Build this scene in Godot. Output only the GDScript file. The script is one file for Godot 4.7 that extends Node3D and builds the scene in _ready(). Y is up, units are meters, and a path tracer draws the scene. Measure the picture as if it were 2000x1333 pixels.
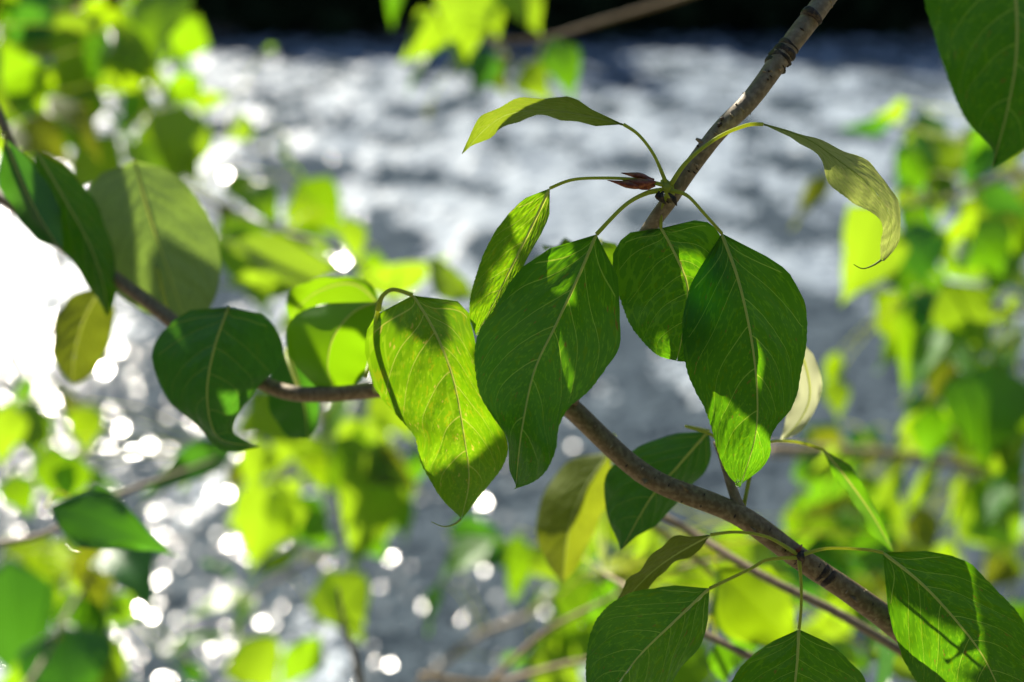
extends Node3D
# Backlit poplar twigs over a river, seen close up with a wide aperture.

const F := 1945.6                      # pixels of a 2000 px wide picture per unit of tangent
const FOCUS := 0.467
var cam_at := Vector3(0, 1.7, 0)
var view := Basis.from_euler(Vector3(deg_to_rad(-20.5), 0, 0))
var to_sun := Vector3.ZERO
var M := {}
var taken := {}
var rng := RandomNumberGenerator.new()
var mottle := FastNoiseLite.new()
var mesh_net := FastNoiseLite.new()
var speck := FastNoiseLite.new()


func lin(r: float, g: float, b: float) -> Color:
	return Color(r, g, b).linear_to_srgb()


func at(x: float, y: float, d: float) -> Vector3:      # the point that lies d metres ahead of the lens in that direction
	return cam_at + view * Vector3((x - 1000.0) / F * d, (666.5 - y) / F * d, -d)


func path(a: Array) -> PackedVector3Array:
	var out := PackedVector3Array()
	for p in a:
		out.append(at(p[0], p[1], p[2]))
	return out


# ------------------------------------------------------------------ names and nodes

func numbered(called: String) -> String:
	var n: int = taken.get(called, 0)
	taken[called] = n + 1
	return called if n == 0 else "%s_%03d" % [called, n]


func thing(called: String, where: Vector3, label: String, category: String, group := "") -> Node3D:
	var o := Node3D.new()
	o.name = numbered(called)
	add_child(o)
	o.position = where
	o.set_meta("label", label)
	o.set_meta("category", category)
	if group:
		o.set_meta("group", group)
	return o


func put(called: String, m: Mesh, parent: Node, label := "") -> MeshInstance3D:
	var o := MeshInstance3D.new()
	o.mesh = m
	o.name = called
	if parent != self:
		var n := 0
		while parent.has_node(NodePath(o.name)):
			n += 1
			o.name = "%s_%03d" % [called, n]
	parent.add_child(o, true)
	if label:
		o.set_meta("label", label)
	return o


func top_of(n: Node) -> Vector3:
	while n.get_parent() != self:
		n = n.get_parent()
	return n.position


# ------------------------------------------------------------------ curves and tubes

func spline(p: PackedVector3Array, n: int) -> PackedVector3Array:     # n + 1 points, evenly spaced along a smooth curve through p
	var fine := PackedVector3Array()
	for i in p.size() - 1:
		var a := p[maxi(i - 1, 0)]
		var d := p[mini(i + 2, p.size() - 1)]
		for k in 16:
			fine.append(p[i].cubic_interpolate(p[i + 1], a, d, k / 16.0))
	fine.append(p[p.size() - 1])
	var along := PackedFloat32Array([0.0])
	for i in range(1, fine.size()):
		along.append(along[i - 1] + fine[i].distance_to(fine[i - 1]))
	var out := PackedVector3Array()
	var j := 0
	var total := along[along.size() - 1]
	for i in n + 1:
		var want := total * i / n
		while j < fine.size() - 2 and along[j + 1] < want:
			j += 1
		var gap := maxf(along[j + 1] - along[j], 1e-9)
		out.append(fine[j].lerp(fine[j + 1], clampf((want - along[j]) / gap, 0, 1)))
	return out


func on(c: PackedVector3Array, u: float) -> Vector3:
	var f := clampf(u, 0, 1) * (c.size() - 1)
	var i := mini(int(f), c.size() - 2)
	return c[i].lerp(c[i + 1], f - i)


func tube(p: PackedVector3Array, radii: Array, n: int, sides: int, mat: Material, off: Vector3, rough := 0.0, flat := 1.0) -> ArrayMesh:
	var c := spline(p, n)
	var st := SurfaceTool.new()
	st.begin(Mesh.PRIMITIVE_TRIANGLES)
	var x := Vector3.ZERO
	for i in n + 1:
		var t := (c[mini(i + 1, n)] - c[maxi(i - 1, 0)]).normalized()
		if x == Vector3.ZERO:
			x = t.cross(Vector3.UP if absf(t.y) < 0.9 else Vector3.RIGHT).normalized()
		x = (x - t * x.dot(t)).normalized()
		var y := t.cross(x)
		var f := float(i) / n * (radii.size() - 1)
		var k := mini(int(f), radii.size() - 2)
		var r: float = lerpf(radii[k], radii[k + 1], f - k)
		for s in sides:
			var a := TAU * s / sides
			var v := x * cos(a) + y * sin(a) * flat
			var g := r
			if rough > 0.0:
				g *= 1.0 + rough * speck.get_noise_3dv((c[i] + v * r) * 900.0) + rough * 0.8 * mottle.get_noise_3dv((c[i] + v * r) * 160.0)
			st.add_vertex(c[i] + v * g - off)
	for i in n:
		for s in sides:
			var a := i * sides + s
			var b := i * sides + (s + 1) % sides
			st.add_index(a); st.add_index(a + sides); st.add_index(b)
			st.add_index(b); st.add_index(a + sides); st.add_index(b + sides)
	for e in 2:
		st.add_vertex(c[e * n] - off)
		var hub := (n + 1) * sides + e
		for s in sides:
			var a := e * n * sides + s
			var b := e * n * sides + (s + 1) % sides
			st.add_index(hub)
			st.add_index(a if e == 0 else b)
			st.add_index(b if e == 0 else a)
	st.generate_normals()
	var m := st.commit()
	m.surface_set_material(0, mat)
	return m


# ------------------------------------------------------------------ leaves

func rise(t: float) -> float:                # how far a side vein climbs towards the tip before it meets the margin
	return 0.42 * sin(PI * pow(clampf(t, 0, 1), 0.45))


class Slot:
	var v := PackedVector3Array()
	var n := PackedVector3Array()
	var i := PackedInt32Array()


# A blade from its midrib curve and its two margins. o: rows, cols, mats (blade tones, vein, fine vein), cup, wave, quilt, seed, petiole, label
func blade(root: Node3D, sp: PackedVector3Array, lf: PackedVector3Array, rt: PackedVector3Array, o: Dictionary) -> MeshInstance3D:
	var off := top_of(root)
	var rows: int = o.get("rows", 26)
	var cols: int = o.get("cols", 8)
	var hero: bool = rows > 60
	var mats: Array = o.mats
	var sd: float = o.get("seed", 0.0)
	var cup: float = o.get("cup", 0.003)
	var wave: float = o.get("wave", 0.0015)
	var quilt: float = o.get("quilt", 0.0007)
	var res := 220 if hero else 60
	var S := spline(sp, res)
	var size := S[0].distance_to(S[res])
	var slots: Array[Slot] = []
	for k in mats.size():
		slots.append(Slot.new())
	for side: float in [-1.0, 1.0]:
		var E := spline(lf if side < 0 else rt, res)
		var tv := PackedFloat32Array()
		for k in 6:
			tv.append([0.022, 0.085, 0.21, 0.36, 0.53, 0.71][k] + (0.03 * minf(k, 1.5) if side > 0 else 0.0) + 0.02 * minf(k, 1.0) * sin(sd * 7.3 + k * 2.1 + side))
		var line := []
		for i in rows + 1:
			var free := true
			for t in tv:
				free = free and not (hero and absf(t - float(i) / rows) < 0.0036)
			if free or i == 0 or i == rows:
				line.append(Vector2(float(i) / rows, 0.0))
		if hero:
			for t in tv:
				line.append(Vector2(t, -0.0027))
				line.append(Vector2(t, 0.0027))
			line.sort_custom(func(a, b): return a.x + a.y < b.x + b.y)
		var P := PackedVector3Array()
		for r in line:
			for c in cols + 1:
				var a0 := float(c) / cols
				var t: float = r.x + r.y * (1.0 - 0.72 * a0)
				var u := clampf(t + rise(t) * pow(a0, 1.25) * (1.0 + 0.05 * sin(a0 * 9.0 + sd + r.x * 20.0)), 0, 1)
				var mid := on(S, u)
				var out := on(E, u) - mid
				var w := out.length()
				var rib := 0.00062 * (1.0 - u) + 0.00016 if o.get("rib", true) else 0.0
				var a := lerpf(clampf(rib / maxf(w, 1e-5), 0.0, 0.6), 1.0, a0)
				var tan := on(S, minf(u + 0.02, 1.0)) - on(S, maxf(u - 0.02, 0.0))
				var nn := (out.cross(tan) * side).normalized()
				var z := cup * a * a * (w / 0.033)
				z += wave * a * a * sin(u * 11.0 + sd * 3.0 + side) + 0.5 * wave * a * a * sin(u * 27.0 + sd + side * 2.0)
				if hero:
					var near := 1.0
					for q in tv:
						near = minf(near, absf(t - q) / 0.075)
					z += quilt * (near - 0.5) * minf(1.0, a * 6.0) * (1.0 - a * 0.7)
					z += 0.00028 * mesh_net.get_noise_2d(u * 520.0 + sd * 90.0, a * side * 260.0)
					out *= 1.0 + (0.02 * (fposmod(u * 40.0, 1.0) - 0.5) * smoothstep(0.8, 1.0, a))
				P.append(mid + out * a - nn * z)
		var nr := line.size()
		var N := PackedVector3Array()
		for i in nr:
			for c in cols + 1:
				var dc := P[i * (cols + 1) + mini(c + 1, cols)] - P[i * (cols + 1) + maxi(c - 1, 0)]
				var dr := P[mini(i + 1, nr - 1) * (cols + 1) + c] - P[maxi(i - 1, 0) * (cols + 1) + c]
				var q := dc.cross(dr) * side
				N.append(q.normalized() if q.length_squared() > 1e-20 else Vector3.UP)
		for i in nr - 1:
			var lo: Vector2 = line[i]
			var hi: Vector2 = line[i + 1]
			var vein := hero and lo.y < 0.0 and hi.y > 0.0
			for c in cols:
				var k := 0
				if hero:
					var a1 := (c + 0.5) / cols
					var t1 := (lo.x + hi.x) * 0.5
					if vein and a1 < 0.9:
						k = 3
					else:
						var px := t1 * size * 1000.0 + sd * 61.0
						var py := a1 * side * 36.0
						var g := mottle.get_noise_2d(px * 2.2, py * 2.2) + 0.25 * rng.randf_range(-1, 1)
						k = 2 if g > 0.46 else 1 if g < -0.34 else 0
						if mesh_net.get_noise_2d(px * 7.0, py * 4.6) > o.get("net", -0.09):
							k = 4
						if mats.size() > 5 and speck.get_noise_2d(px * 3.2, py * 3.2 + 40.0) > o.get("spots", 0.56):
							k = 5
				var s: Slot = slots[k]
				var b := s.v.size()
				for q in [i * (cols + 1) + c, i * (cols + 1) + c + 1, (i + 1) * (cols + 1) + c + 1, (i + 1) * (cols + 1) + c]:
					s.v.append(P[q] - off)
					s.n.append(N[q])
				if side > 0:
					s.i.append_array([b, b + 2, b + 1, b, b + 3, b + 2])
				else:
					s.i.append_array([b, b + 1, b + 2, b, b + 2, b + 3])
	var m := ArrayMesh.new()
	for k in slots.size():
		if slots[k].v.is_empty():
			continue
		var arr := []
		arr.resize(Mesh.ARRAY_MAX)
		arr[Mesh.ARRAY_VERTEX] = slots[k].v
		arr[Mesh.ARRAY_NORMAL] = slots[k].n
		arr[Mesh.ARRAY_INDEX] = slots[k].i
		m.add_surface_from_arrays(Mesh.PRIMITIVE_TRIANGLES, arr)
		m.surface_set_material(m.get_surface_count() - 1, mats[k])
	var leaf := put("leaf", m, root, o.get("label", ""))
	# the midrib, a raised ridge between the two halves
	if o.get("rib", true):
		var L := spline(lf, res)
		var R := spline(rt, res)
		var st := SurfaceTool.new()
		st.begin(Mesh.PRIMITIVE_TRIANGLES)
		var steps := 60 if hero else 20
		for i in steps + 1:
			var u := 0.985 * i / steps
			var c := on(S, u)
			var dl := (on(L, u + 0.012) - c).normalized()
			var dr := (on(R, u + 0.012) - c).normalized()
			var tan := on(S, minf(u + 0.02, 1.0)) - on(S, maxf(u - 0.02, 0.0))
			var up := (dr - dl).cross(tan).normalized()
			if up.dot(cam_at - c) < 0:
				up = -up
			var r := 0.00068 * (1.0 - u) + 0.0002
			for q in [[dl, 1.0, -0.1], [dl, 0.62, 0.5], [dr, 0.0, 0.72], [dr, 0.62, 0.5], [dr, 1.0, -0.1]]:
				st.add_vertex(c + q[0] * r * q[1] + up * r * q[2] - off)
		for i in steps:
			for k in 4:
				var a := i * 5 + k
				st.add_index(a); st.add_index(a + 5); st.add_index(a + 1)
				st.add_index(a + 1); st.add_index(a + 5); st.add_index(a + 6)
		st.generate_normals()
		var mm := st.commit()
		mm.surface_set_material(0, o.get("rib_mat", M.rib))
		put("midrib", mm, leaf)
	if o.has("petiole"):
		var pp: PackedVector3Array = o.petiole
		var pr: float = o.get("petiole_radius", 0.00085)
		put("petiole", tube(pp, [pr * 1.25, pr * 0.9, pr * 0.85, pr * 0.95], 26 if hero else 12, 10 if hero else 7, o.get("petiole_mat", M.petiole), off), leaf)
	if o.has("tail"):
		put("drip_tip", tube(o.tail, [0.0006, 0.00035, 0.0002], 14, 6, o.get("rib_mat", M.rib), off), leaf)
	return leaf


# A leaf seen close: its midrib and margins followed through space. tilt: how much each half leans away from the lens, degrees, base to tip.
func near_leaf(root: Node3D, spine: Array, left: Array, right: Array, tl: Array, tr: Array, o: Dictionary) -> MeshInstance3D:
	var n := 20
	var flat := func(a: Array) -> PackedVector3Array:
		var out := PackedVector3Array()
		for p in a:
			out.append(Vector3(p[0], p[1], p[2] if p.size() > 2 else 0.0))
		return spline(out, n)
	var first: Array = spine[0]
	var last: Array = spine[spine.size() - 1]
	var S: PackedVector3Array = flat.call(spine)
	var sp := PackedVector3Array()
	var edges := [PackedVector3Array(), PackedVector3Array()]
	var L: PackedVector3Array = flat.call([first] + left + [last])
	var R: PackedVector3Array = flat.call([first] + right + [last])
	for i in n + 1:
		var d := S[i].z
		sp.append(at(S[i].x, S[i].y, d))
		for e in 2:
			var q: Vector3 = [L, R][e][i]
			var tilt: Array = [tl, tr][e]
			var f := float(i) / n * (tilt.size() - 1)
			var k := mini(int(f), maxi(tilt.size() - 2, 0))
			var ang: float = tilt[0] if tilt.size() == 1 else lerpf(tilt[k], tilt[k + 1], f - k)
			var w := Vector2(q.x - S[i].x, q.y - S[i].y).length() / F * d
			edges[e].append(at(q.x, q.y, d + tan(deg_to_rad(ang)) * w))
	o.seed = o.get("seed", spine[0][0] * 0.013)
	return blade(root, sp, edges[0], edges[1], o)


const OUTLINE := [0.0, 0.27, 0.43, 0.5, 0.5, 0.455, 0.385, 0.295, 0.2, 0.105, 0.04, 0.0]


# A leaf farther off: from its base to its tip, how: which way it is turned to the sun.
func far_leaf(root: Node3D, stem: PackedVector3Array, x0: float, y0: float, x1: float, y1: float, d0: float, d1: float, ratio: float, how: String, o := {}) -> MeshInstance3D:
	var a := at(x0, y0, d0)
	var b := at(x1, y1, d1)
	var ax := (b - a).normalized()
	var size := a.distance_to(b)
	var to_eye := (cam_at - a).normalized()
	var want := to_eye
	if how == "lit":
		want = (to_eye * 0.8 - to_sun).normalized()
	elif how == "dark":
		want = ax.cross(to_sun)
		if want.dot(to_eye) < 0:
			want = -want
		want = (want.normalized() + 0.25 * to_eye).normalized()
	elif how == "shine":
		want = (to_eye + to_sun).normalized()
	want = (want + Vector3(rng.randf_range(-1, 1), rng.randf_range(-1, 1), rng.randf_range(-1, 1)) * (0.03 if how == "shine" else 0.16)).normalized()
	var nn := (want - ax * want.dot(ax)).normalized()
	var side := ax.cross(nn)
	var bend := rng.randf_range(0.04, 0.11) * size
	var sway := rng.randf_range(-0.05, 0.05) * size
	var fold := deg_to_rad(o.get("fold", rng.randf_range(6, 24)))
	var sp := PackedVector3Array()
	var e := [PackedVector3Array(), PackedVector3Array()]
	for i in OUTLINE.size():
		var u := float(i) / (OUTLINE.size() - 1)
		var c := a + ax * size * u + nn * bend * sin(PI * u) + side * sway * sin(PI * u) - nn * bend * 0.6 * u * u
		sp.append(c)
		var w: float = OUTLINE[i] * size * ratio
		for k in 2:
			var sg := -1.0 if k == 0 else 1.0
			e[k].append(c + side * sg * w * cos(fold) + nn * w * sin(fold) * 0.7)
	var stalk := on(stem, 0.0)
	var best := 1e9
	for i in stem.size():
		var gap := stem[i].distance_to(a)
		if gap < best:
			best = gap
			stalk = stem[i]
	var bow := (stalk + a) * 0.5 + minf((a - stalk).length(), 0.06) * (0.2 * Vector3.UP - 0.1 * ax)
	o.petiole = PackedVector3Array([stalk, bow, a])
	o.petiole_radius = 0.0011
	o.mats = [o.get("mat", M.tones[rng.randi() % M.tones.size()])]
	o.cup = rng.randf_range(-0.003, 0.003)
	o.wave = rng.randf_range(0.001, 0.004)
	o.seed = rng.randf() * 10.0
	o.rows = 22
	o.cols = 6
	return blade(root, sp, e[0], e[1], o)


func leaf_mat(albedo: Color, back: Color, rough := 0.42, spec := 0.5) -> StandardMaterial3D:
	var m := StandardMaterial3D.new()
	m.albedo_color = albedo
	m.backlight_enabled = true
	m.backlight = back
	m.roughness = rough
	m.metallic_specular = spec
	m.cull_mode = BaseMaterial3D.CULL_DISABLED
	m.heightmap_enabled = true
	m.heightmap_texture = M.grain
	m.heightmap_scale = 0.012
	m.uv1_triplanar = true
	m.uv1_scale = Vector3.ONE * 55.0
	return m


func tints(a: Color, b: Color, rough := 0.5, spec := 0.35) -> Array:      # blade in three close tones, side veins, net
	var la := a.srgb_to_linear()
	var lb := b.srgb_to_linear()
	return [leaf_mat(a, b, rough, spec), leaf_mat((la * 0.88).linear_to_srgb(), (lb * 0.88).linear_to_srgb(), rough, spec), leaf_mat((la * 1.1).linear_to_srgb(), (lb * 1.08).linear_to_srgb(), rough, spec),
		leaf_mat((la * 1.3 + Color(0.03, 0.04, 0.015)).linear_to_srgb(), (lb * 1.12 + Color(0.03, 0.03, 0.02)).linear_to_srgb(), rough, spec), leaf_mat((la * 1.2).linear_to_srgb(), (lb * 1.15).linear_to_srgb(), rough, spec)]


func noise_tex(freq: float, octaves: int, seed_: int, ramp: Gradient = null, size := 512) -> NoiseTexture2D:
	var n := FastNoiseLite.new()
	n.seed = seed_
	n.frequency = freq
	n.fractal_octaves = octaves
	var t := NoiseTexture2D.new()
	t.width = size
	t.height = size
	t.seamless = true
	t.noise = n
	t.color_ramp = ramp
	return t


func ramp(stops: Array) -> Gradient:
	var g := Gradient.new()
	g.offsets = PackedFloat32Array(stops.map(func(s): return s[0]))
	g.colors = PackedColorArray(stops.map(func(s): return s[1]))
	return g


func bark_mat(a: Color, b: Color, c: Color, seed_: int) -> StandardMaterial3D:
	var m := StandardMaterial3D.new()
	m.albedo_texture = noise_tex(0.014, 4, seed_, ramp([[0.0, a], [0.42, a], [0.55, b], [0.75, c], [1.0, c]]))
	m.roughness = 0.62
	m.uv1_triplanar = true
	m.uv1_scale = Vector3.ONE * 34.0
	m.heightmap_enabled = true
	m.heightmap_texture = noise_tex(0.03, 4, seed_ + 1)
	m.heightmap_scale = 0.018
	return m


func make_materials() -> void:
	M.grain = noise_tex(0.035, 4, 3)
	# healthy blade in three close tones, its side veins, the fine net between them
	M.deep = [
		leaf_mat(lin(0.005, 0.062, 0.013), lin(0.15, 0.42, 0.004), 0.33, 0.34), leaf_mat(lin(0.004, 0.055, 0.012), lin(0.13, 0.385, 0.004), 0.33, 0.34),
		leaf_mat(lin(0.01, 0.07, 0.006), lin(0.2, 0.44, 0.002), 0.33, 0.32), leaf_mat(lin(0.14, 0.29, 0.075), lin(0.42, 0.62, 0.04), 0.5, 0.35),
		leaf_mat(lin(0.012, 0.09, 0.012), lin(0.22, 0.53, 0.006), 0.34, 0.4), leaf_mat(lin(0.09, 0.075, 0.02), lin(0.25, 0.24, 0.02), 0.6, 0.3)]
	M.sage = [
		leaf_mat(lin(0.12, 0.17, 0.035), lin(0.22, 0.3, 0.012), 0.6, 0.3), leaf_mat(lin(0.11, 0.155, 0.03), lin(0.2, 0.28, 0.012), 0.6, 0.3),
		leaf_mat(lin(0.14, 0.18, 0.045), lin(0.25, 0.31, 0.02), 0.6, 0.3), leaf_mat(lin(0.18, 0.21, 0.07), lin(0.28, 0.32, 0.04), 0.6, 0.3),
		leaf_mat(lin(0.1, 0.145, 0.028), lin(0.19, 0.27, 0.01), 0.6, 0.3)]
	M.sunlit_blade = [  # lit copy of the blade: sunlight put into a lighter, yellower colour
		leaf_mat(lin(0.018, 0.09, 0.006), lin(0.27, 0.54, 0.003), 0.36), leaf_mat(lin(0.014, 0.08, 0.006), lin(0.22, 0.5, 0.003), 0.36),
		leaf_mat(lin(0.06, 0.11, 0.01), lin(0.42, 0.57, 0.007), 0.36), leaf_mat(lin(0.24, 0.36, 0.12), lin(0.6, 0.66, 0.08), 0.5, 0.4),
		leaf_mat(lin(0.04, 0.125, 0.014), lin(0.38, 0.66, 0.012), 0.36), leaf_mat(lin(0.24, 0.22, 0.06), lin(0.62, 0.58, 0.07))]
	M.under = [
		leaf_mat(lin(0.2, 0.24, 0.1), lin(0.37, 0.44, 0.09), 0.6, 0.3), leaf_mat(lin(0.17, 0.21, 0.085), lin(0.33, 0.41, 0.075), 0.6, 0.3),
		leaf_mat(lin(0.22, 0.25, 0.12), lin(0.42, 0.45, 0.12), 0.6, 0.3), leaf_mat(lin(0.26, 0.27, 0.13), lin(0.4, 0.4, 0.12), 0.6, 0.3),
		leaf_mat(lin(0.15, 0.19, 0.07), lin(0.29, 0.37, 0.06), 0.6, 0.3)]
	M.pale = leaf_mat(lin(0.13, 0.2, 0.085), lin(0.27, 0.4, 0.06), 0.45, 0.6)
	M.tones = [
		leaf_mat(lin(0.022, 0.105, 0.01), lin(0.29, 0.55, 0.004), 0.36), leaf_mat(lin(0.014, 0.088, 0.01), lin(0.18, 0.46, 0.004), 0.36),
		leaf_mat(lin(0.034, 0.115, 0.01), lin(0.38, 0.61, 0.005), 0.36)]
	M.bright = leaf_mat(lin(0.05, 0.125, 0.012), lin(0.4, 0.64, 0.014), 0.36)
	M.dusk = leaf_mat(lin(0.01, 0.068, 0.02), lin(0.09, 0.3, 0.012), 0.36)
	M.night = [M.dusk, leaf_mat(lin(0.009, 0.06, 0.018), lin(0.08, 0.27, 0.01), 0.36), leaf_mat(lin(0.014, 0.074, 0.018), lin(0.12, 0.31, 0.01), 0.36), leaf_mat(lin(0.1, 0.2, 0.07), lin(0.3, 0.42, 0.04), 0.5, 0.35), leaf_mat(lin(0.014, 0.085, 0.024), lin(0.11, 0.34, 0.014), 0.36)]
	M.moss = tints(lin(0.07, 0.1, 0.02), lin(0.15, 0.19, 0.008))
	M.haze_green = tints(lin(0.12, 0.19, 0.08), lin(0.24, 0.37, 0.05), 0.45, 0.6)
	M.drab = tints(lin(0.1, 0.13, 0.03), lin(0.25, 0.31, 0.008))
	M.olive = leaf_mat(lin(0.1, 0.13, 0.03), lin(0.26, 0.31, 0.008), 0.6, 0.3)
	M.rib = leaf_mat(lin(0.36, 0.46, 0.15), lin(0.5, 0.54, 0.08), 0.5, 0.4)
	M.petiole = leaf_mat(lin(0.36, 0.44, 0.08), lin(0.78, 0.82, 0.06), 0.4, 0.5)
	M.glare_pale = leaf_mat(lin(0.3, 0.33, 0.18), lin(0.66, 0.68, 0.38), 0.4, 0.5)  # leaf whitened, its sun glare put into the colour
	M.bark = bark_mat(Color(0.5, 0.44, 0.36), Color(0.57, 0.51, 0.42), Color(0.65, 0.59, 0.5), 11)
	M.old_bark = bark_mat(Color(0.47, 0.39, 0.27), Color(0.55, 0.47, 0.34), Color(0.64, 0.57, 0.43), 17)
	M.scar = bark_mat(Color(0.13, 0.1, 0.075), Color(0.24, 0.19, 0.14), Color(0.4, 0.33, 0.26), 23)
	M.pale_cork = bark_mat(Color(0.55, 0.49, 0.39), Color(0.66, 0.6, 0.49), Color(0.74, 0.68, 0.57), 37)
	M.bud = bark_mat(Color(0.42, 0.18, 0.11), Color(0.56, 0.27, 0.17), Color(0.7, 0.42, 0.28), 29)
	M.bud.roughness = 0.4


# ------------------------------------------------------------------ river and banks

func water_height(x: float, z: float, big: FastNoiseLite, mid: FastNoiseLite, small: FastNoiseLite) -> float:
	return 0.07 * big.get_noise_2d(x * 0.8, z * 0.5) + 0.022 * mid.get_noise_2d(x * 0.8, z) + 0.0085 * small.get_noise_2d(x, z)


func river() -> void:
	var big := FastNoiseLite.new()
	big.seed = 5; big.frequency = 0.55; big.fractal_octaves = 2
	var mid := FastNoiseLite.new()
	mid.seed = 6; mid.frequency = 2.2; mid.fractal_octaves = 2
	var small := FastNoiseLite.new()
	small.seed = 7; small.frequency = 8.0; small.fractal_octaves = 2
	var froth := FastNoiseLite.new()
	froth.seed = 8; froth.frequency = 1.25; froth.fractal_octaves = 2; froth.fractal_gain = 0.5
	var slots := [Slot.new(), Slot.new()]
	var span := deg_to_rad(104.0)
	var step := 0.0072
	var nr := int(log(30.0 / 1.3) / step)
	var nc := int(span / step)
	var P := PackedVector3Array()
	var N := PackedVector3Array()
	var W := PackedFloat32Array()
	for i in nr + 1:
		var r := 1.3 * exp(step * i)
		for c in nc + 1:
			var a := -span / 2 + span * c / nc
			var x := r * sin(a) + rng.randf_range(-0.3, 0.3) * step * r
			var z := -r * cos(a) + rng.randf_range(-0.3, 0.3) * step * r
			var f := froth.get_noise_2d(x * 0.95, z * 0.36) + 0.5 * big.get_noise_2d(x * 0.55, z)
			var h := water_height(x, z, big, mid, small) + rng.randfn() * 0.26 * step * r
			P.append(Vector3(x, h, z))
			W.append(f)
	for i in nr + 1:
		for c in nc + 1:
			var dc := P[i * (nc + 1) + mini(c + 1, nc)] - P[i * (nc + 1) + maxi(c - 1, 0)]
			var dr := P[mini(i + 1, nr) * (nc + 1) + c] - P[maxi(i - 1, 0) * (nc + 1) + c]
			N.append(dc.cross(dr).normalized())
	for i in nr:
		var r := 1.3 * exp(step * i)
		var crisp := lerpf(0.75, 0.015, smoothstep(3.0, 6.5, r))
		var limit := lerpf(0.5, -0.06, smoothstep(3.0, 8.0, r)) + 0.5 * smoothstep(22.0, 28.0, r)
		for c in nc:
			var q := i * (nc + 1) + c
			var s: Slot = slots[1 if W[q] + rng.randf_range(-0.2, 0.2) > limit else 0]
			var b := s.v.size()
			var facet := (P[q + nc + 2] - P[q]).cross(P[q + nc + 1] - P[q + 1])
			var sharp := rng.randf() < crisp
			facet = facet.normalized() if facet.y > 0 else -facet.normalized()
			for k in [q, q + 1, q + nc + 2, q + nc + 1]:
				s.v.append(P[k])
				s.n.append(facet if sharp else N[k])
			s.i.append_array([b, b + 2, b + 1, b, b + 3, b + 2])
	var wet := StandardMaterial3D.new()
	wet.albedo_color = lin(0.07, 0.093, 0.112)
	wet.roughness = 0.14
	wet.metallic_specular = 0.32
	var foam := StandardMaterial3D.new()
	foam.albedo_color = lin(0.29, 0.35, 0.41)
	foam.roughness = 0.55
	var m := ArrayMesh.new()
	for k in 2:
		var arr := []
		arr.resize(Mesh.ARRAY_MAX)
		arr[Mesh.ARRAY_VERTEX] = slots[k].v
		arr[Mesh.ARRAY_NORMAL] = slots[k].n
		arr[Mesh.ARRAY_INDEX] = slots[k].i
		m.add_surface_from_arrays(Mesh.PRIMITIVE_TRIANGLES, arr)
		m.surface_set_material(k, [wet, foam][k])
	var o := put("river_water", m, self)
	o.set_meta("kind", "structure")
	o.set_meta("label", "fast sparkling river with foam streaks behind the twigs")


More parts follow.
